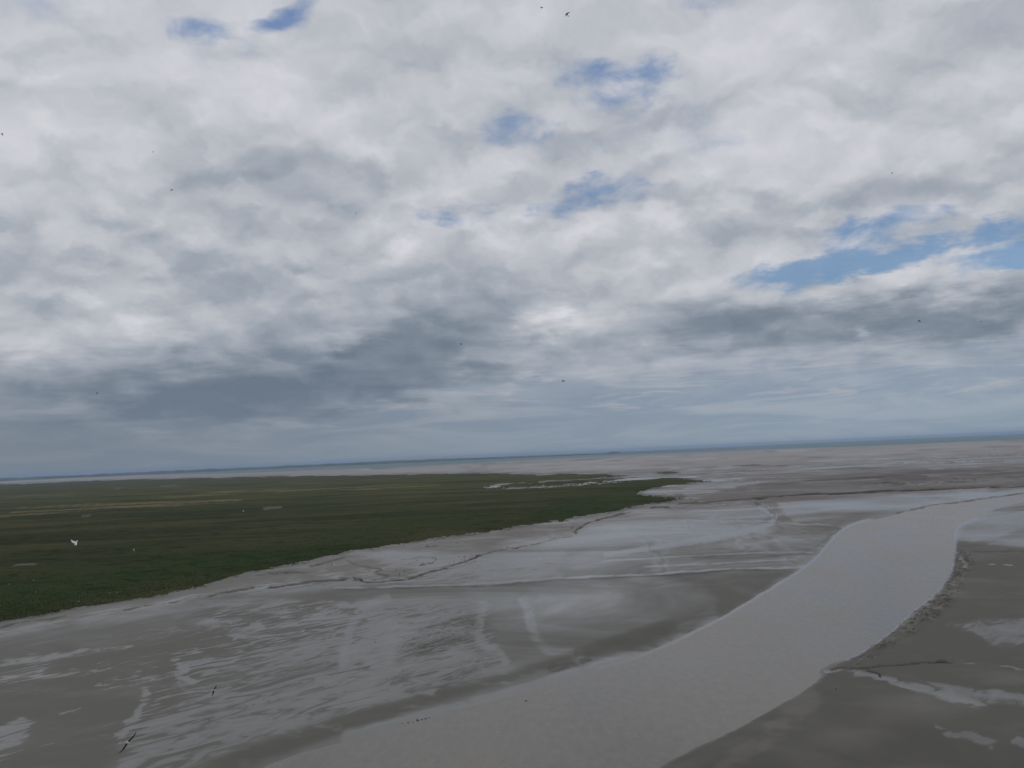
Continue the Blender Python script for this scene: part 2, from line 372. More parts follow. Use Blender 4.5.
creek([(640, 568), (720, 562), (800, 560)], 1.2, .30, .15)
for pts in ([(3000, 3000), (3001, 3000)], [(935, 727), (950, 731), (975, 739), (998, 750)], [(1008, 741), (1030, 748)], [(178, 655), (185, 672), (191, 688)], [(145, 686), (147, 699), (137, 716), (126, 728), (112, 744)],
            [(0, 684), (34, 677), (85, 668)], [(92, 689), (110, 685), (143, 675)], [(232, 640), (246, 632), (262, 622)], [(0, 663), (50, 658), (95, 652)], [(45, 711), (78, 708)]):
    add(wet, stroke(pts, 3.0, 4.5, fade=.2), .36 if pts[0][0] < 500 else .62)
add(wet, stroke([(988, 563.5), (996, 564)], 0.6, .8, 0, 0), .7); add(wet, stroke([(1006, 564.5), (1013, 565)], 0.7, .8, 0, 0), .7)
add(wet, stroke([(962, 560), (964, 566)], 2, 1.5, 0, 0), .7)
add(silt, stroke([(817, 692), (787, 720), (759, 744), (732, 762), (715, 775)], 9, 7), .55)
# dark cut banks: steps in dark mud, shade of the steep faces painted in
def bank(pts, wd=1.5, depth=0.6, dk=0.9, fade=.1):
    wd *= .8; dk *= .75
    v = stroke(pts, wd * .55, 0.45, fade=fade, sm=1); add(dark, v, dk); add(wet, v, -.4); Z[...] -= v * depth
edge = sstep(sd_me, -.5, .3) * sstep(-sd_me, -2.2, -.6) * sstep(MOD1, .35, .6); add(dark, edge, .6)
add(wet, 1 - sstep(sd_ch, 0, 4 + 9 * MOD1), .26)
bank([(833, 667.6), (845, 669), (860, 670.4), (879, 664.8), (906, 661.2), (934, 659.4), (956, 660.2)], 1.5, .8, 1.2)
bank([(866, 670.8), (876, 673), (884, 677.5)], 1.6, .8, 1.2)
bank([(749, 498.8), (787, 495.6), (838, 493.3), (892, 490.8), (947, 489.2), (1024, 487), (1100, 484)], 1.7, .6, 1.3, .15)
bank([(900, 489.5), (947, 488), (1024, 486), (1100, 483)], 1.4, .2, .8)
bank([(578, 534), (573, 531), (583, 526), (591, 522), (600, 519), (613, 515.5), (634, 512)], 2.2, .5, .9)
bank([(650, 507.5), (662, 507), (672, 508)], 2.5, .4, 1.0); bank([(676, 504), (690, 503), (702, 503.4), (747, 498.6), (768, 498)], 1.6, .4, .8)
bank([(576, 536), (559, 538.5), (531, 545), (490, 551.6), (470, 558.5)], 1.0, .3, .5)
bank([(478, 555.5), (470, 559), (456, 564), (442, 569), (424, 574), (405, 579)], 2.0, .5, .95)
bank([(405, 579), (385, 580.5), (367, 582.5), (360, 577.5), (338, 578.2)], 1.8, .5, .9)
bank([(262, 588), (290, 584.5), (318, 580.5), (350, 578.5)], 1.9, .5, 1.1)
bank([(205, 596), (230, 591), (256, 587)], 1.7, .5, .9); bank([(120, 611), (150, 606), (180, 601)], 1.0, .3, .7); bank([(0, 627), (30, 622), (66, 616.5)], 1.2, .3, .8)
bank([(266, 573), (290, 571.5), (314, 572)], 1.6, .4, .8); bank([(310, 566), (325, 563), (345, 556)], 1.5, .4, .7)
bank([(345, 560), (362, 567), (385, 569), (372, 573), (392, 577)], 1.5, .4, .7); bank([(400, 560), (425, 556), (438, 560), (420, 566)], 1.0, .3, .45)
bank([(954, 551), (985, 551.5), (1060, 552)], 1.2, .2, .6)
bank([(892, 514), (920, 507.3), (964, 501), (1024, 492.6), (1090, 484)], 1.0, .2, .55)
bank([(752, 502), (766, 507), (776, 514), (774, 518)], 3.0, .2, .35)
bank([(800, 481), (850, 478), (900, 476), (930, 476)], 1.2, .2, .5); bank([(730, 466), (760, 465), (790, 466)], 1.0, .2, .5); bank([(590, 449 + 30), (640, 477)], 1, .2, .2)
bank([(855, 521), (812, 548)], .0, .0, .0)
# distant streaks over the far flats, tied to the ground
for i in range(230):
    x0 = rng.uniform(330, 1060); f_ = rng.random() ** 1.4
    hy = 455.2 - 0.0438 * (x0 - 512)
    y0 = hy + 7 + f_ * 38
    if x0 < 600 and y0 > 470: continue
    L = rng.uniform(14, 90) * (0.6 + f_); s_ = -0.0438 + rng.normal(0, .018)
    pts = [(x0 + L * k, y0 + s_ * L * k + rng.normal(0, .25)) for k in (0, .33, .66, 1)]
    v = stroke(pts, rng.uniform(.3, 1.2) * (0.5 + f_), .8, 1, .3)
    if rng.random() < .55: add(wet, v, rng.uniform(.05, .22))
    else: add(dark, v, rng.uniform(.1, .4)) 
# little runnels that wander over the upper shore and the far flats
def runnel(zone, sx_, sy_, seed, w_, dk, wt):
    nz = fbm(GX / sx_, GY / sy_, 4, seed, .5); e = np.abs(nz - .5)
    msk = sstep(fbm(GX / (sx_ * 2), GY / (sy_ * 2), 3, seed + 7), .42, .6) * zone
    add(dark, (1 - sstep(e, w_ * .4, w_)) * msk, dk); add(wet, (1 - sstep(np.abs(e - w_ * 2), w_ * .5, w_ * 1.3)) * msk, wt)
UP = area([(250, 575), (350, 555), (440, 541), (531, 526), (585, 517), (577, 534), (531, 546), (470, 560), (405, 578), (350, 582), (250, 590)], 3)
runnel(UP, 34, 40, 91, .012, .8, .12); add(wet, UP * (fbm(GX / 30, GY / 70, 3, 93) - .5), .8)
FARZ = area([(560, 500), (640, 500), (700, 482), (720, 470), (1100, 446), (1100, 484), (900, 490), (760, 500), (640, 512)], 3)
runnel(FARZ, 110, 160, 95, .020, .60, .10)
add(silt, area([(560, 460), (720, 456), (1100, 436), (1100, 452), (900, 462), (700, 468), (560, 470)], 3), .35)
runnel(area([(560, 572), (560, 500), (780, 500), (850, 515), (790, 570)], 4), 60, 260, 141, .016, .10, .10)
add(wet, stroke([(600, 528), (700, 522), (790, 514)], 2, 2.5), .14); add(dark, stroke([(560, 553), (650, 545), (740, 540)], 2.2, 2), .22); add(dark, stroke([(690, 559), (760, 556), (810, 551)], 3, 2), .22)
RBZ = area([(955, 541), (1100, 549), (1100, 900), (600, 900), (656, 775), (739, 733), (773, 714), (822, 684), (851, 664), (892, 640), (935, 608), (958, 575)], 5)
add(fleck, RBZ, .55); add(wet, RBZ, .05)
add(silt, RBZ * (fbm(GX / 40, GY / 25, 4, 111) - .5), 1.6); add(silt, A1 * (fbm(GX / 50, GY / 30, 4, 113) - .5), 1.2)
# ripple hatching patches
for pts in ([(395, 650), (430, 622), (470, 610), (482, 624), (476, 640), (440, 652), (400, 664)], [(440, 690), (452, 668), (480, 650), (500, 658), (480, 672)]):
    add(rip, area(pts, 8), 0.9); add(dark, area(pts, 8), .12)
rip = np.clip(rip, 0, 1); 
# level of the mud
zb = fbm(GX / 90, GY / 90, 4, 21) * 0.5 - 0.25
Z += zb * sstep(ch_out, 0, 12) * sstep(-GY, -6000, -2000)
clod = np.clip(fbm(GX / 2.2, GY / 4.5, 3, 31) - 0.45, 0, 1) * 3.2
cl_n = fbm(GX / 1.7, GY / 3.6, 3, 31)
rb = rb * sstep(MOD2, .25, .6); cl_n = .6 * cl_n + .4 * fbm(GX / 5, GY / 9, 3, 37)
Z += rb * clod * 0.9 * (sd_ch > 0)
add(dark, rb * sstep(-cl_n, -.52, -.38), .40); add(silt, rb * sstep(cl_n, .55, .7), 1.0); add(wet, rb * sstep(cl_n, .6, .72), .4)
Z += np.clip(rip - rb, 0, 1) * (fbm(GX / 1.3 + GY / 6, GY / 4, 3, 33) - .5) * 0.5
WATER_Z = -0.45
Z = np.where(sd_ch < 6, np.minimum(Z, WATER_Z + np.clip(sd_ch, -4, 6) * 0.10 + 0.02), Z)
MUD_SEA = 11300.0
Z -= np.clip((GY - MUD_SEA * (1 + 0.14 * np.sin(TT * 9) + 0.25 * np.clip(-TT - .12, 0, 1) + 0.9 * sstep(-TT, .33, .52)) + (fbm(GX / 900, GY / 900, 3, 44) - .5) * 2500) / 1500, -0.0, 2.0) * 0.9

def grid_mesh(name, X, Y, Z_, keep=None, attrs=None, smooth=True):
    r_, c_ = X.shape
    idx = np.arange(r_ * c_).reshape(r_, c_)
    q4 = np.stack([idx[:-1, :-1], idx[:-1, 1:], idx[1:, 1:], idx[1:, :-1]], -1)[:, :, ::-1].reshape(-1, 4)
    if keep is not None:
        kf = (keep[:-1, :-1] | keep[:-1, 1:] | keep[1:, 1:] | keep[1:, :-1]).reshape(-1)
        q4 = q4[kf]
    used = np.unique(q4); remap = np.full(r_ * c_, -1, np.int64); remap[used] = np.arange(len(used)); q4 = remap[q4]
    co = np.stack([X, Y, Z_], -1).reshape(-1, 3)[used].astype(np.float32)
    me = bpy.data.meshes.new(name)
    me.vertices.add(len(co)); me.vertices.foreach_set('co', co.ravel())
    me.loops.add(q4.size); me.loops.foreach_set('vertex_index', q4.ravel().astype(np.int32))
    me.polygons.add(len(q4)); me.polygons.foreach_set('loop_start', np.arange(0, q4.size, 4, dtype=np.int32))
    me.update(calc_edges=True); me.polygons.foreach_set('use_smooth', [smooth] * len(q4))
    for k_, a_ in (attrs or {}).items():
        at = me.attributes.new(k_, 'FLOAT', 'POINT'); at.data.foreach_set('value', a_.reshape(-1)[used].astype(np.float32))
    return me
def link(name, me, mat=None, parent=None, **props):
    o = bpy.data.objects.new(name, me); col.objects.link(o)
    if mat is not None and len(me.materials) == 0: me.materials.append(mat)
    if parent is not None: o.parent = parent
    for k_, v_ in props.items(): o[k_] = v_
    return o
def material(name):
    m_ = bpy.data.materials.new(name); m_.use_nodes = True; n_ = NT(m_.node_tree)
    bs = n_.new('ShaderNodeBsdfPrincipled'); o_ = n_.new('ShaderNodeOutputMaterial'); n_.l.new(bs.outputs[0], o_.inputs[0])
    return m_, n_, bs

# ------------------------------------------------------------------ materials of the ground
def mud_material():
    m_, n_, bs = material('tidal_mud')
    pos = n_.new('ShaderNodeNewGeometry').outputs['Position']
    px_, py_, pz_ = n_.sep(pos)
    A = ground(60, 640); B_ = ground(420, 575); thL = math.atan2(B_[1] - A[1], B_[0] - A[0])
    pL = n_.mapping(pos, rot=(0, 0, -thL)); pL = n_.mapping(pL, scale=(1, 1.35, 0.0))
    pF = n_.mapping(pos, scale=(0.55, 0.75, 0.0))
    nb = n_.noise(pL, 1 / 55, 9, 0.63, 0.7)
    ns = n_.noise(n_.mapping(pL, scale=(0.50, 1.25, 1)), 1 / 11.0, 9, 0.66, 1.3)
    nf = n_.noise(pF, 1 / 110, 10, 0.62, 0.8)
    nm = n_.noise(pF, 1 / 4.0, 4, 0.6, 0.4)
    wet_, silt_, dark_, rip_, fl = (n_.attr(k_) for k_ in ('wet', 'silt', 'dark', 'rip', 'fleck'))
    # film of water: control value plus streaky noise, cut with a fairly crisp edge
    s1 = n_.math('MULTIPLY_ADD', n_.math('SUBTRACT', nb, 0.5), 1.1, wet_)
    s2 = n_.math('MULTIPLY_ADD', n_.math('SUBTRACT', nf, 0.5), n_.step(py_, 1500, 4500, 1.5, 0.6), wet_)
    fls = n_.math('MULTIPLY', n_.math('SUBTRACT', ns, 0.5), n_.math('MULTIPLY_ADD', fl, 1.9, 0.15))
    s1 = n_.math('ADD', s1, fls)
    sx = n_.mix(fl, s2, s1)
    v_soft = n_.step(sx, 0.12, 1.12); v_hard = n_.step(sx, 0.43, 0.60)
    film = n_.math('ADD', n_.math('MULTIPLY', v_soft, n_.math('SUBTRACT', 1.0, n_.math('MULTIPLY', fl, .75))), n_.math('MULTIPLY', n_.math('MULTIPLY', v_hard, fl), .50), clamp=True)
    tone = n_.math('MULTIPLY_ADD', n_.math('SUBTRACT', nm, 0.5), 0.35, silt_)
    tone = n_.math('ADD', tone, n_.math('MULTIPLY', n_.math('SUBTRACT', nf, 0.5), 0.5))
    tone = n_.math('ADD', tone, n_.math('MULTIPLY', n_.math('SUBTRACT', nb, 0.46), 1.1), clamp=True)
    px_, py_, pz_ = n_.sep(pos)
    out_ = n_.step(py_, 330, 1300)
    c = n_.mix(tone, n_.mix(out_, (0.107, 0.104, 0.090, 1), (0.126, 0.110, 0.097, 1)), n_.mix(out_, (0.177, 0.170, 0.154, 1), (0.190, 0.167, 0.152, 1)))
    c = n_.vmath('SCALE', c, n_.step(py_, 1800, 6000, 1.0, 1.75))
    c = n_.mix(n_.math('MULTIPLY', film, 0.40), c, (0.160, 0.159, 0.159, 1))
    dk = n_.math('ADD', dark_, n_.math('MULTIPLY', rip_, n_.step(n_.noise(n_.mapping(pL, scale=(.5, 1.5, 1)), 1 / 3.0, 3, .6, 1.2), .5, .62, 0, .6)), clamp=True)
    c = n_.mix(n_.math('MULTIPLY', dk, 0.8), c, (0.034, 0.029, 0.024, 1))
    n_.put(bs.inputs['Base Color'], c)
    rg = n_.math('MULTIPLY_ADD', film, -0.44, 0.62)
    n_.put(bs.inputs['Roughness'], n_.math('MULTIPLY_ADD', dk, 0.2, rg, clamp=True))
    sp = n_.math('MULTIPLY_ADD', film, 0.36, 0.10); n_.put(bs.inputs['Specular IOR Level'], n_.math('MULTIPLY', sp, n_.math('MULTIPLY_ADD', dk, -0.85, 1.0, clamp=True)))
    bp = n_.new('ShaderNodeBump'); bp.inputs['Strength'].default_value = 0.35; bp.inputs['Distance'].default_value = 0.12
    n_.put(bp.inputs['Height'], n_.math('MULTIPLY', ns, n_.math('SUBTRACT', 1.1, film))); n_.l.new(bp.outputs[0], bs.inputs['Normal'])
    return m_
def water_material(name, base, rough, bump, spec=0.5):
    m_, n_, bs = material(name)
    pos = n_.new('ShaderNodeNewGeometry').outputs['Position']
    p2 = n_.mapping(pos, scale=(1, 0.45, 0.0))
    nb = n_.noise(p2, 1 / 40, 6, 0.6, 0.5); nn = n_.noise(p2, 1 / 2.5, 4, 0.6, .3)
    v = n_.math('ADD', n_.math('MULTIPLY', n_.math('SUBTRACT', nb, .5), 1.5), n_.math('MULTIPLY_ADD', n_.math('SUBTRACT', nn, .5), 1.0, .5), clamp=True)
    a_ = tuple(x * .80 for x in base) + (1,); b_ = tuple(x * 1.20 for x in base) + (1,)
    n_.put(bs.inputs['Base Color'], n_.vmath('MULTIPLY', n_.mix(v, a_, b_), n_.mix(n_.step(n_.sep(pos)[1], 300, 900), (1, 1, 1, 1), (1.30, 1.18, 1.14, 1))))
    n_.put(bs.inputs['Roughness'], n_.math('MULTIPLY_ADD', nb, 0.34, rough - .17)); bs.inputs['IOR'].default_value = 1.33
    bs.inputs['Specular IOR Level'].default_value = spec
    bp = n_.new('ShaderNodeBump'); bp.inputs['Strength'].default_value = bump; bp.inputs['Distance'].default_value = 0.05
    n_.put(bp.inputs['Height'], nn); n_.l.new(bp.outputs[0], bs.inputs['Normal'])
    return m_
def meadow_material():
    m_, n_, bs = material('salt_meadow')
    pos = n_.new('ShaderNodeNewGeometry').outputs['Position']
    p1 = n_.mapping(pos, scale=(0.55, 0.9, 0.0)); p2 = n_.mapping(pos, scale=(0.7, 0.8, 0))
    n1 = n_.noise(n_.mapping(pos, scale=(.30, 1.0, 0)), 1 / 110, 10, 0.70, 0.5); n2 = n_.noise(p2, 1 / 14, 8, 0.72, .4); n3 = n_.noise(p2, 1 / 420, 5, 0.55, 0.5)
    n4 = n_.noise(p2, 1 / 3.0, 4, 0.75, .3)
    tan_, lush, bare = (n_.attr(k_) for k_ in ('tan', 'lush', 'bare'))
    g = n_.mix(n_.step(n1, .36, .66), (0.029, 0.036, 0.016, 1), (0.070, 0.066, 0.032, 1))
    lv = n_.math('ADD', lush, n_.math('MULTIPLY', n_.math('SUBTRACT', n3, .5), 2.0), clamp=True)
    g = n_.mix(lv, g, (0.026, 0.047, 0.015, 1))
    g = n_.mix(n_.step(n2, .44, .72), g, (0.050, 0.048, 0.030, 1))
    g = n_.mix(n_.step(n2, .50, .22), g, (0.013, 0.017, 0.010, 1))
    g = n_.mix(n_.step(n4, .56, .78, 0, .8), g, (0.012, 0.016, 0.009, 1))
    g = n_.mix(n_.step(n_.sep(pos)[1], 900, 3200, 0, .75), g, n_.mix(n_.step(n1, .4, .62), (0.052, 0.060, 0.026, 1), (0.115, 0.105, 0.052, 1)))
    tv = n_.math('MULTIPLY', tan_, n_.step(n_.math('ADD', n2, n1), .92, 1.22))
    g = n_.mix(tv, g, (0.180, 0.150, 0.085, 1))
    g = n_.mix(n_.math('MINIMUM', bare, 1.0), g, (0.15, 0.145, 0.13, 1))
    n_.put(bs.inputs['Base Color'], g); bs.inputs['Roughness'].default_value = 0.9; bs.inputs['Specular IOR Level'].default_value = 0.0
    bp = n_.new('ShaderNodeBump'); bp.inputs['Strength'].default_value = 0.6; bp.inputs['Distance'].default_value = 0.5
    n_.put(bp.inputs['Height'], n2); n_.l.new(bp.outputs[0], bs.inputs['Normal'])
    return m_

MUD = mud_material()
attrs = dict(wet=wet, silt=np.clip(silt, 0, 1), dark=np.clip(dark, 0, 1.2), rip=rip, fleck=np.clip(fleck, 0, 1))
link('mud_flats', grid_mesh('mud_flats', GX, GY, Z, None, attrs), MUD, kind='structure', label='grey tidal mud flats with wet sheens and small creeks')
# the river of turbid water
k = sd_ch < 14
wx = GX[k]; 
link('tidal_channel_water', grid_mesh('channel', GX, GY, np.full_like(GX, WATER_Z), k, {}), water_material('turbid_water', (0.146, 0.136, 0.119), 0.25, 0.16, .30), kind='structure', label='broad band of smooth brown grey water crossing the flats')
# the sea beyond the flats
sea_co = [(-70000, 8500, -0.35), (70000, 8500, -0.35), (70000, 62000, -0.35), (-70000, 62000, -0.35)]
me = bpy.data.meshes.new('sea'); me.from_pydata(sea_co, [], [(0, 1, 2, 3)])
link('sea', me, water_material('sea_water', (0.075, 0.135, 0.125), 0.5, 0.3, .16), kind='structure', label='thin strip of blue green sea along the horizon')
# the bay floor under and around everything else
me = bpy.data.meshes.new('bay'); me.from_pydata([(-70000, -9000, -3), (70000, -9000, -3), (70000, 62000, -3), (-70000, 62000, -3)], [], [(0, 1, 2, 3)])
m_, n_, bs = material('bay_floor')
n_.put(bs.inputs['Base Color'], n_.mix(n_.noise(n_.mapping(n_.new('ShaderNodeNewGeometry').outputs['Position'], scale=(1, .6, 0)), 1 / 200, 8, .6), (.09, .085, .075, 1), (.17, .165, .155, 1))); bs.inputs['Roughness'].default_value = .5
link('bay_floor', me, m_, kind='structure', label='grey sand floor of the bay')

# ------------------------------------------------------------------ the salt meadow
tan = np.zeros_like(GX); lush = np.full_like(GX, 0.10); bare = np.zeros_like(GX)
for pts, wd, a_ in [
    ([(-60, 521), (0, 517), (20, 513.6), (47, 511.8), (78, 510.4), (109, 508), (156, 505.4), (200, 502.8), (243, 501)], 2.0, 1.2),
    ([(10, 514), (30, 513), (55, 512)], 3.5, 1.2),
    ([(10, 509), (51, 506.8), (98, 504.8), (156, 502.5), (175, 502)], 1.5, 1.1),
    ([(150, 505), (200, 501.6), (245, 500.6)], 1.0, .8),
    ([(190, 494.2), (224, 493), (290, 491), (340, 489), (400, 487), (445, 484.8)], 1.1, 1.2),
    ([(0, 498), (40, 496), (75, 495)], 1.2, .6), ([(255, 493), (330, 490.5)], 1.8, .5), ([(160, 497), (240, 494.5)], 1.0, .5)]:
    tan += stroke(pts, wd, 1.2, 1, .1) * a_
for pts, s_, a_ in [
    ([(-50, 500), (0, 496), (85, 493), (80, 499), (0, 508), (-50, 512)], 3, .55),
    ([(-100, 600), (0, 574), (100, 566), (240, 549), (350, 534), (420, 533), (400, 543), (300, 560), (200, 577), (60, 606), (-100, 640)], 9, .65),
    ([(520, 522), (560, 500), (620, 486), (700, 481), (640, 495), (680, 498), (600, 512)], 5, .7),
    ([(340, 478), (540, 475), (620, 477), (540, 482), (440, 484), (340, 486)], 2, .35)]:
    lush += area(pts, s_) * a_
lush -= area([(-50, 512), (100, 510), (300, 505), (520, 492), (520, 500), (300, 522), (100, 530), (-50, 532)], 7) * .30
for pts, wd, a_ in [([(262, 508.5), (270, 507.9), (280, 507.4)], .5, .7), ([(14, 566), (22, 565), (35, 564.4)], 1.3, .8), ([(82, 515.8), (90, 515.3)], .9, .5), ([(160, 486.2), (176, 485.2)], 1.0, .5), ([(114, 488.6), (120, 488.3)], .9, .5), ([(216, 479.6), (235, 478.7)], .8, .3)]:
    bare += stroke(pts, wd, 0.8, 0, 0) * a_
mz = fbm(GX / 75, GY / 130, 4, 121, .5); mcreek0 = (1 - sstep(np.abs(mz - .5), .004, .012)) * sstep(fbm(GX / 150, GY / 150, 3, 127), .45, .58)
lush += mcreek0 * .7
mcreek = mcreek0 * .8 + stroke([(108, 545), (128, 546.5), (142, 548.5), (128, 551), (108, 553)], 1.0, 1.0) + stroke([(60, 528), (140, 524), (230, 521)], .8, 1.0) * .6 + stroke([(0, 555), (60, 552), (110, 553)], .8, .9) * .6
ZM = np.clip(-sd_me * 0.20, -1.2, 0.55) + (fbm(GX / 4.5, GY / 7.0, 4, 61) - 0.5) * 0.75 + (fbm(GX / 30, GY / 60, 3, 62) - .5) * .8 * sstep(-sd_me, 1, 6) - mcreek * .15
ZM = np.where(DD < 30, np.clip(-sd_me * 0.5, -1.0, 0.6), ZM)
keepM = sd_me < 5
link('salt_meadow_ground', grid_mesh('salt_meadow', GX, GY, ZM, keepM, dict(tan=np.clip(tan, 0, 1), lush=np.clip(lush, 0, 1), bare=np.clip(bare, 0, 1))), meadow_material(), kind='structure', label='dark green salt meadow reaching out over the flats')

# tufts of cord grass and sea purslane over the nearest part of the meadow
def tufts(n_t):
    rr = rng.integers(0, nr, n_t * 6); cc = rng.integers(0, nc, n_t * 6)
    ok = ((sd_me[rr, cc] < -0.1) | ((sd_me[rr, cc] < 2.2) & (MOD2[rr, cc] > .52) & (rng.random(len(rr)) < .45))) & (DD[rr, cc] > 36) & (DD[rr, cc] < 260) & (bare[rr, cc] < .2)
    pr = np.clip(1.15 - np.abs(sd_me[rr, cc]) / 30, 0.25, 1) 
    ok &= rng.random(len(rr)) < pr
    rr, cc = rr[ok][:n_t], cc[ok][:n_t]; n = len(rr)
    cx = GX[rr, cc] + rng.normal(0, .4, n); cy = GY[rr, cc] + rng.normal(0, 1.2, n); cz = np.maximum(ZM[rr, cc], Z[rr, cc]) - .1
    co = []; 
    s = rng.uniform(.22, .6, n); h = s * rng.uniform(.7, 1.2, n)
    a0 = rng.uniform(0, 6.28, n)
    V = np.zeros((n, 3, 4, 3))                        # three leaning leaf clumps per tuft
    for j in range(3):
        a = a0 + j * 2.1; ux, uy = np.cos(a), np.sin(a)
        lx, ly = -uy * s * .5, ux * s * .5; ox, oy = ux * s * .8, uy * s * .8
        V[:, j, 0] = np.stack([cx + ox + lx, cy + oy + ly, cz], -1); V[:, j, 1] = np.stack([cx + ox - lx, cy + oy - ly, cz], -1)
        V[:, j, 2] = np.stack([cx - lx * .5, cy - ly * .5, cz + h], -1); V[:, j, 3] = np.stack([cx + lx * .5, cy + ly * .5, cz + h], -1)
    V = V.reshape(-1, 3).astype(np.float32); nf = len(V) // 4
    me = bpy.data.meshes.new('grass_tufts'); me.vertices.add(len(V)); me.vertices.foreach_set('co', V.ravel())
    me.loops.add(nf * 4); me.loops.foreach_set('vertex_index', np.arange(nf * 4, dtype=np.int32))
    me.polygons.add(nf); me.polygons.foreach_set('loop_start', np.arange(0, nf * 4, 4, dtype=np.int32)); me.update(calc_edges=True)
    at = me.attributes.new('shade', 'FLOAT', 'FACE'); at.data.foreach_set('value', np.repeat(rng.random(n), 3).astype(np.float32))
    return me
m_, n_, bs = material('grass_leaves')
pos = n_.new('ShaderNodeNewGeometry').outputs['Position']
gg = n_.mix(n_.attr('shade'), (0.016, 0.020, 0.011, 1), (0.050, 0.050, 0.026, 1))
gg = n_.mix(n_.step(n_.noise(n_.mapping(pos, scale=(1, .6, 0)), 1 / 45, 5, .6), .4, .65), gg, (0.023, 0.035, 0.015, 1))
n_.put(bs.inputs['Base Color'], gg); bs.inputs['Roughness'].default_value = .9; bs.inputs['Specular IOR Level'].default_value = .0
link('meadow_grass', tufts(90000), m_, kind='stuff', label='tufts of dark green salt marsh grass')

# ------------------------------------------------------------------ far coast
def coast():
    xs = np.linspace(-420, 740, 620); verts = []; faces = []
    rows = 7
    for i, px in enumerate(xs):
        a, _ = azel(px, 455); dist = 21000
        env = 56 * (1 - sstep(np.array(px), 380, 735)) + 6 if px < 735 else 0
        n = fbm(np.array([px / 26.0]), np.array([.3]), 4, 71)[0]; n2 = fbm(np.array([px / 5.0]), np.array([.3]), 3, 75)[0]
        hh = max(0.0, env * (.55 + .7 * n + .16 * n2))
        if 606 < px < 622: hh += 40 * math.cos((px - 614) / 16 * math.pi) 
        for r_ in range(rows):
            t = r_ / (rows - 1); d2 = dist + t * 2600
            prof = math.sin(t * math.pi) ** .6
            nn = fbm(np.array([px / 9.0]), np.array([t * 4.0]), 3, 77)[0]
            verts.append((math.sin(a) * d2 / math.cos(0), math.cos(a) * d2, -2 + hh * prof * (.8 + .4 * nn)))
    for i in range(len(xs) - 1):
        for r_ in range(rows - 1):
            a = i * rows + r_; faces.append((a, a + rows, a + rows + 1, a + 1))
    me = bpy.data.meshes.new('coast'); me.from_pydata(verts, [], faces); me.update(); me.polygons.foreach_set('use_smooth', [True] * len(faces)); return me
m_, n_, bs = material('coast_land')
pos = n_.new('ShaderNodeNewGeometry').outputs['Position']
n_.put(bs.inputs['Base Color'], n_.mix(n_.step(n_.noise(pos, 1 / 500, 6, .6), .4, .65), (.025, .04, .02, 1), (.075, .08, .045, 1))); bs.inputs['Roughness'].default_value = .95
link('far_hills', coast(), m_, kind='structure', label='low blue wooded coast on the horizon at left')

# ------------------------------------------------------------------ haze
me = bpy.data.meshes.new('haze')
x0, x1, y0, y1, z0, z1 = -72000, 72000, -9500, 63000, -4.0, 150.0
hv = [(x, y, z) for z in (z0, z1) for y in (y0, y1) for x in (x0, x1)]
me.from_pydata(hv, [], [(0, 2, 3, 1), (4, 5, 7, 6), (0, 1, 5, 4), (2, 6, 7, 3), (0, 4, 6, 2), (1, 3, 7, 5)])
m_ = bpy.data.materials.new('haze_air'); m_.use_nodes = True; n_ = NT(m_.node_tree)
pv = n_.new('ShaderNodeVolumePrincipled'); pv.inputs['Color'].default_value = (0.48, 0.66, 0.93, 1); pv.inputs['Density'].default_value = 2.4e-5; pv.inputs['Anisotropy'].default_value = 0.0
o_ = n_.new('ShaderNodeOutputMaterial'); n_.l.new(pv.outputs[0], o_.inputs['Volume'])
link('haze', me, m_, kind='stuff', label='thin blue sea haze')

# ------------------------------------------------------------------ birds and sheep
def plain(name, c, rough=.7):
    m_, n_, bs = material(name)
    nn = n_.noise(n_.new('ShaderNodeTexCoord').outputs['Object'], 14, 4, .6)
    n_.put(bs.inputs['Base Color'], n_.mix(nn, tuple(x * .8 for x in c) + (1,), tuple(min(1, x * 1.2) for x in c) + (1,)))
    bs.inputs['Roughness'].default_value = rough; return m_
WHITE = plain('white_feathers', (.74, .74, .72)); SLATE = plain('slate_feathers', (.025, .026, .030)); GREY = plain('grey_feathers', (.50, .52, .55)); BLK = plain('black_wingtip', (.012, .012, .013))
YEL = plain('yellow_bill', (.6, .38, .05)); SOOT = plain('sooty_feathers', (.022, .018, .015)); WOOL = plain('wool', (.22, .21, .18), .95); FACE = plain('dark_face', (.03, .027, .024)); MUDC = plain('clod_mud', (.035, .033, .029), .6)

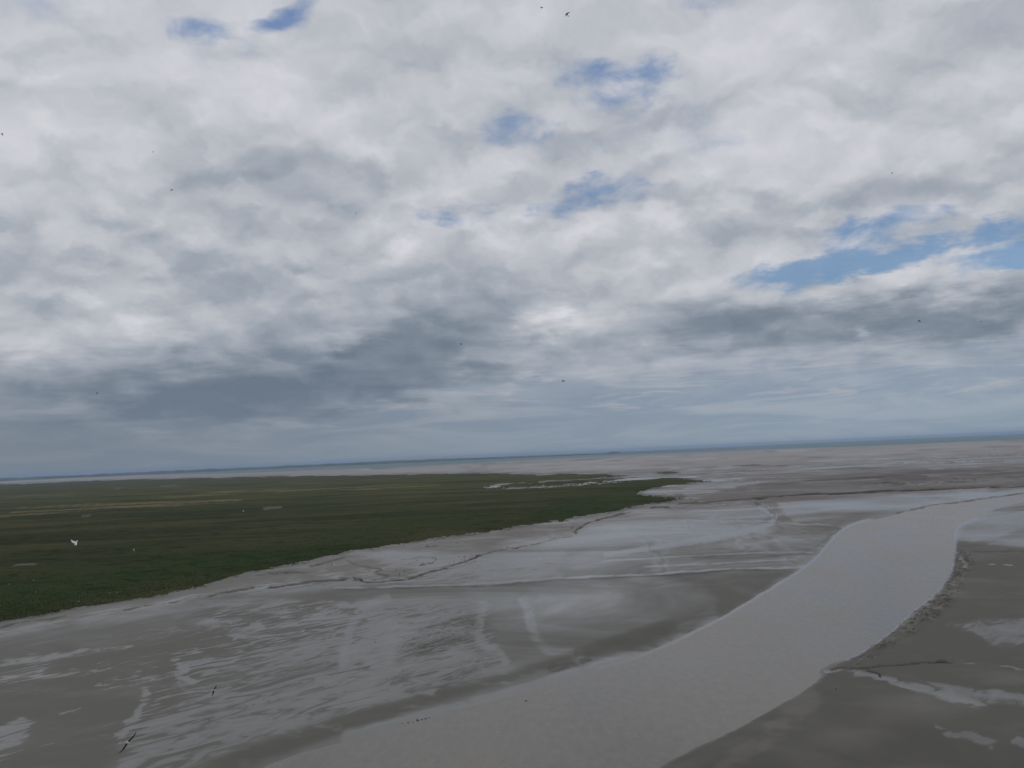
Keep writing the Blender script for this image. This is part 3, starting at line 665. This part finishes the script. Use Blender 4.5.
def lathe_x(prof, seg=12):
    """rings along x: (x, half width, half height, z)"""
    v, f = [], []
    for (x, wy, hz_, zc) in prof:
        for j in range(seg):
            a = 2 * math.pi * j / seg; v.append((x, math.cos(a) * wy, zc + math.sin(a) * hz_))
    n = len(prof)
    for i in range(n - 1):
        for j in range(seg): f.append((i * seg + j, i * seg + (j + 1) % seg, (i + 1) * seg + (j + 1) % seg, (i + 1) * seg + j))
    f.append(tuple(range(seg))[::-1]); f.append(tuple(range((n - 1) * seg, n * seg)))
    return v, f
def mesh_of(name, v, f, mats, fm=None, smooth=True):
    me = bpy.data.meshes.new(name); me.from_pydata(v, [], f); me.update()
    for m_ in mats: me.materials.append(m_)
    if fm: me.polygons.foreach_set('material_index', fm)
    me.polygons.foreach_set('use_smooth', [smooth] * len(f)); return me
def wing(name, side, st, top, tip, tip_from):
    """st: stations (y, x_lead, x_trail, z) ; a cambered slab with thickness"""
    v, f, fm = [], [], []; K = 6
    for i, (y, xl, xt, z) in enumerate(st):
        th = 0.028 * (1 - .8 * i / (len(st) - 1)) * (st[0][1] - st[0][2]) / .22
        ring = []
        for k_ in range(K):
            t = k_ / (K - 1); x = xl + (xt - xl) * t; cam_ = math.sin(t * math.pi) * .04 * (xl - xt)
            ring.append((x, y * side, z + cam_ + th * math.sin((t * .9 + .1) * math.pi)))
        for k_ in range(K):
            t = 1 - k_ / (K - 1); x = xl + (xt - xl) * t; cam_ = math.sin(t * math.pi) * .04 * (xl - xt)
            ring.append((x, y * side, z + cam_ - th * .4 * math.sin((t * .9 + .1) * math.pi) - .001))
        v += ring
    W_ = 2 * K
    for i in range(len(st) - 1):
        for j in range(W_):
            q_ = (i * W_ + j, i * W_ + (j + 1) % W_, (i + 1) * W_ + (j + 1) % W_, (i + 1) * W_ + j)
            f.append(q_ if side > 0 else q_[::-1]); fm.append(1 if i >= tip_from else 0)
    f.append(tuple(range(W_))); fm.append(0); f.append(tuple(range((len(st) - 1) * W_, len(st) * W_))); fm.append(1)
    return mesh_of(name, v, f, [top, tip], fm)
def empty(name, loc, **props):
    o = bpy.data.objects.new(name, None); col.objects.link(o); o.location = loc; o.empty_display_size = .3
    for k_, v_ in props.items(): o[k_] = v_
    return o
def make_gull(top, tip, zflap, **props):
    """1.35 m span, head towards +x; wings raised or drooped by zflap"""
    r_ = empty('gull', (0, 0, 0), category='gull', **props)
    v, f = lathe_x([(-.20, .012, .010, .01), (-.16, .035, .030, .01), (-.08, .062, .056, 0), (.02, .078, .072, -.005), (.11, .070, .066, 0), (.17, .048, .048, .012), (.205, .044, .044, .022), (.24, .040, .042, .026), (.268, .026, .030, .022), (.282, .010, .012, .018)])
    link('body', mesh_of('body', v, f, [WHITE]), None, r_)
    v, f = lathe_x([(.276, .013, .014, .020), (.31, .010, .012, .017), (.335, .004, .006, .008), (.340, .002, .003, .003)], 8); link('bill', mesh_of('bill', v, f, [YEL]), None, r_)
    tv = [(-.14, -.03, .012), (-.14, .03, .012), (-.30, .085, .010), (-.315, .03, .010), (-.315, -.03, .010), (-.30, -.085, .010)]
    tv += [(x, y, z - .010) for x, y, z in tv]
    link('tail', mesh_of('tail', tv, [(0, 1, 2, 3, 4, 5), (11, 10, 9, 8, 7, 6)] + [(i, i + 6, (i + 1) % 6 + 6, (i + 1) % 6) for i in range(6)], [WHITE], smooth=False), None, r_)
    st = [(.03, .10, -.12, .03), (.10, .13, -.11, .05), (.20, .165, -.085, .09), (.30, .175, -.065, .11), (.40, .150, -.050, .11), (.52, .095, -.055, .10), (.62, .02, -.065, .085), (.675, -.06, -.085, .075)]
    st = [(y, a, b, z * .15 + zflap * (y / .67) ** 1.3 * (1 if y < .35 else 1.0)) for y, a, b, z in st]
    for s in (1, -1): link('wing', wing('wing', s, st, top, tip, 5), None, r_)
    return r_
def make_swift(zflap, **props):
    r_ = empty('bird', (0, 0, 0), category='bird', **props)
    v, f = lathe_x([(-.12, .006, .004, 0), (-.07, .016, .014, 0), (0, .026, .026, 0), (.05, .026, .026, 0), (.085, .020, .020, .002), (.105, .010, .010, 0), (.115, .003, .003, -.002)], 10)
    link('body', mesh_of('body', v, f, [SOOT]), None, r_)
    st = [(.015, .045, -.02, .005), (.06, .065, -.015, .01), (.12, .055, -.01, .01), (.17, .015, -.03, .01), (.21, -.04, -.06, .01)]
    st = [(y, a, b, z + zflap * (y / .21)) for y, a, b, z in st]
    for s in (1, -1): link('wing', wing('wing', s, st, SOOT, SOOT, 3), None, r_)
    tv = [(-.09, -.012, .002), (-.09, .012, .002), (-.165, .035, 0), (-.135, 0, 0), (-.165, -.035, 0)]; tv += [(x, y, z - .006) for x, y, z in tv]
    link('tail', mesh_of('tail', tv, [(0, 1, 2, 3, 4), (9, 8, 7, 6, 5)] + [(i, i + 5, (i + 1) % 5 + 5, (i + 1) % 5) for i in range(5)], [SOOT], smooth=False), None, r_)
    return r_
def copy_tree(o, **props):
    c = o.copy(); col.objects.link(c)
    for k_, v_ in props.items(): c[k_] = v_
    for ch in list(o.children):
        d = ch.copy(); col.objects.link(d); d.parent = c
    return c
def pose(o, px, py, dist, head, spin, scale=1.0, pitch=0):
    """stand the bird on the sightline: head = image direction (deg, 0 right, 90 up) of the body, spin rolls it about its own axis.
       spin 0 = back turned to the viewer"""
    o.location = at_dist(px, py, dist)
    toc = -Vector(ray(px, py)); right = Vector(ROT @ np.array([1, 0, 0])); upv = Vector(ROT @ np.array([0, 1, 0]))
    x = (right * math.cos(R(head)) + upv * math.sin(R(head))); x = (x - toc * x.dot(toc)).normalized()
    z = Matrix.Rotation(R(spin), 3, x) @ toc; z = (z - x * z.dot(x)).normalized(); y = z.cross(x)
    pm = Matrix.Rotation(R(pitch), 3, y); x = pm @ x; z = pm @ z
    o.rotation_mode = 'QUATERNION'; o.rotation_quaternion = Matrix((x, y, z)).transposed().to_quaternion(); o.scale = (scale,) * 3

GG = 'gulls gliding over the bay'
g = make_gull(SLATE, BLK, .02, label='largest gull, long straight black wings and white body, low left over the mud', group=GG); pose(g, 127.5, 742.5, 57, -36, 6, pitch=70)
g2 = copy_tree(g, label='black winged gull with bent wings over wet streaky mud, upper of the dark pair'); 
for ch in list(g2.children):
    bpy.data.objects.remove(ch)
bpy.data.objects.remove(g2)
g2 = make_gull(SLATE, BLK, .16, label='black winged gull with bent wings over wet streaky mud, upper of the dark pair', group=GG); pose(g2, 213.5, 690, 112, -18, 25, pitch=52)
g3 = make_gull(WHITE, GREY, .30, label='white gull with raised wings flying above the dark green meadow', group=GG); pose(g3, 76, 543, 112, -135, 50, pitch=20)
g4 = copy_tree(g3, label='tiny distant white gull beside a thin creek in the meadow', group=GG); pose(g4, 133.5, 549.5, 330, 20, 40, pitch=20)
g5 = copy_tree(g3, label='faint pale gull far off over the meadow, near a small bare patch', group=GG); pose(g5, 243, 511, 380, 80, 70)

SB = [(567, 14.5, 82, 130, 62, 'dark brown bird at the top of the sky, largest of the specks'), (541.5, 7.5, 150, 80, 50, 'small dark bird just left of the largest sky bird'),
      (2, 134, 150, 20, 70, 'small dark bird at the left edge of the cloudy sky'), (171.5, 190, 160, 100, 60, 'small dark bird against grey cloud at upper left'),
      (153, 152, 260, 100, 60, 'faint tiny bird just above another in the upper left cloud'), (461, 344, 170, 60, 55, 'small dark bird in front of the slate cloud bank'),
      (563, 381, 120, 95, 62, 'dark bird low in the middle of the sky above the coast'), (919, 321, 130, 70, 74, 'thin dark bird against the grey cloud band at right'),
      (892, 173, 200, 90, 60, 'tiny bird above the blue opening in the clouds'), (97, 393, 190, 10, 50, 'small dark bird low in the left sky by the dark cloud'),
      (981, 321.5, 290, 10, 60, 'faintest bird near the right edge of the cloud band'), (356, 213, 260, 45, 55, 'tiny bird in pale cloud left of the middle'),
      (526, 701, 150, 85, 68, 'tiny dark bird skimming above the brown channel water'), (209, 720, 240, 30, 40, 'tiny dark bird above the streaky mud between the two black winged gulls'),
      (375, 642, 240, 60, 50, 'tiny dark bird above the rippled mud flat in the middle'), (836, 689, 220, 20, 45, 'tiny brown bird above the dull mud right of the channel')]
s0 = None
for i, (px, py, dist, hd, sp, lab) in enumerate(SB):
    if s0 is None: s0 = b = make_swift(.05, label=lab, group='small dark birds on the wing')
    else: b = copy_tree(s0, label=lab)
    pose(b, px, py, dist * .72, hd, sp * .55)

# sheep on the salt meadow
def make_sheep(**props):
    r_ = empty('sheep', (0, 0, 0), category='sheep', **props)
    v, f = lathe_x([(-.60, .05, .06, .70), (-.55, .17, .19, .68), (-.35, .25, .27, .66), (0, .27, .29, .65), (.30, .24, .27, .67), (.48, .17, .20, .74), (.60, .10, .12, .84), (.66, .08, .09, .88)])
    n0 = len(v)
    for sx in (-.38, .34):
        for sy in (-.13, .13):
            b = len(v)
            for (z, rr_) in ((.52, .075), (.28, .045), (.02, .035)):
                for j in range(6): a = j * math.pi / 3; v.append((sx + math.cos(a) * rr_, sy + math.sin(a) * rr_, z))
            for k_ in range(2):
                for j in range(6): f.append((b + k_ * 6 + j, b + (k_ + 1) * 6 + j, b + (k_ + 1) * 6 + (j + 1) % 6, b + k_ * 6 + (j + 1) % 6))
            f.append(tuple(b + 12 + j for j in range(6))[::-1])
    link('body', mesh_of('body', v, f, [WOOL]), None, r_)
    v, f = lathe_x([(.64, .07, .08, .90), (.72, .075, .085, .91), (.82, .05, .06, .86), (.90, .035, .04, .80)], 8); link('head', mesh_of('head', v, f, [FACE]), None, r_)
    return r_
sh0 = None
for px, py, rot, lab in [(9.5, 585, 10, 'pale sheep grazing at the left edge of the meadow, farthest from the mud'), (36, 593, 40, 'pale sheep in the dark grass, second from the left'), (79, 602.5, 190, 'pale sheep nearest the muddy shore of the meadow'),
                         (110, 594, 20, 'pale sheep on the meadow, left one of a close pair'), (117.5, 593.4, 160, 'pale sheep on the meadow, right one of a close pair')]:
    if sh0 is None: sh0 = s = make_sheep(label=lab, group='sheep on the salt meadow')
    else: s = copy_tree(sh0, label=lab)
    p = ground(px, py, .45); s.location = (p[0], p[1], .45); s.rotation_euler = (0, 0, R(rot)); s.scale = (0.95,) * 3

# lumps of dark mud at the edge of the water
def clod_mesh(seed):
    import bmesh
    bm = bmesh.new(); bmesh.ops.create_icosphere(bm, subdivisions=2, radius=1); r2 = random.Random(seed)
    ph = [r2.uniform(0, 6) for _ in range(6)]
    for v in bm.verts:
        n = 1 + .18 * math.sin(v.co.x * 4 + ph[0]) + .15 * math.sin(v.co.y * 5 + ph[1]) + .12 * math.sin(v.co.z * 6 + ph[2] + v.co.x * 3)
        v.co = Vector((v.co.x * n * .30, v.co.y * n * .26, max(v.co.z * n * .22, -.08)))
    me = bpy.data.meshes.new('mud_lump'); bm.to_mesh(me); bm.free(); me.materials.append(MUDC); return me
for i, (px, py, s_, lab) in enumerate([(402, 724, 1.0, 'dark mud lump at the waterline, leftmost of the row'), (408, 723, 1.1, 'dark mud lump at the waterline, second from the left'), (417.5, 720.4, 1.5, 'largest dark mud lump in the middle of the row at the waterline'),
                                   (413, 722, .7, 'smallest dark mud lump left of the largest one'), (422, 719.6, .9, 'dark mud lump just right of the largest one'), (425.5, 718.8, 1.0, 'dark mud lump, second from the right end of the row'), (429, 717.6, .7, 'dark mud lump at the right end of the row')]):
    p = ground(px, py, WATER_Z)
    o = link('mud_lump', clod_mesh(i), None, None, label=lab, category='mud lump', group='dark mud lumps in a row at the channel edge'); o.location = (p[0], p[1], WATER_Z + .03); o.scale = (s_,) * 3; o.rotation_euler = (0, 0, i * 1.3)
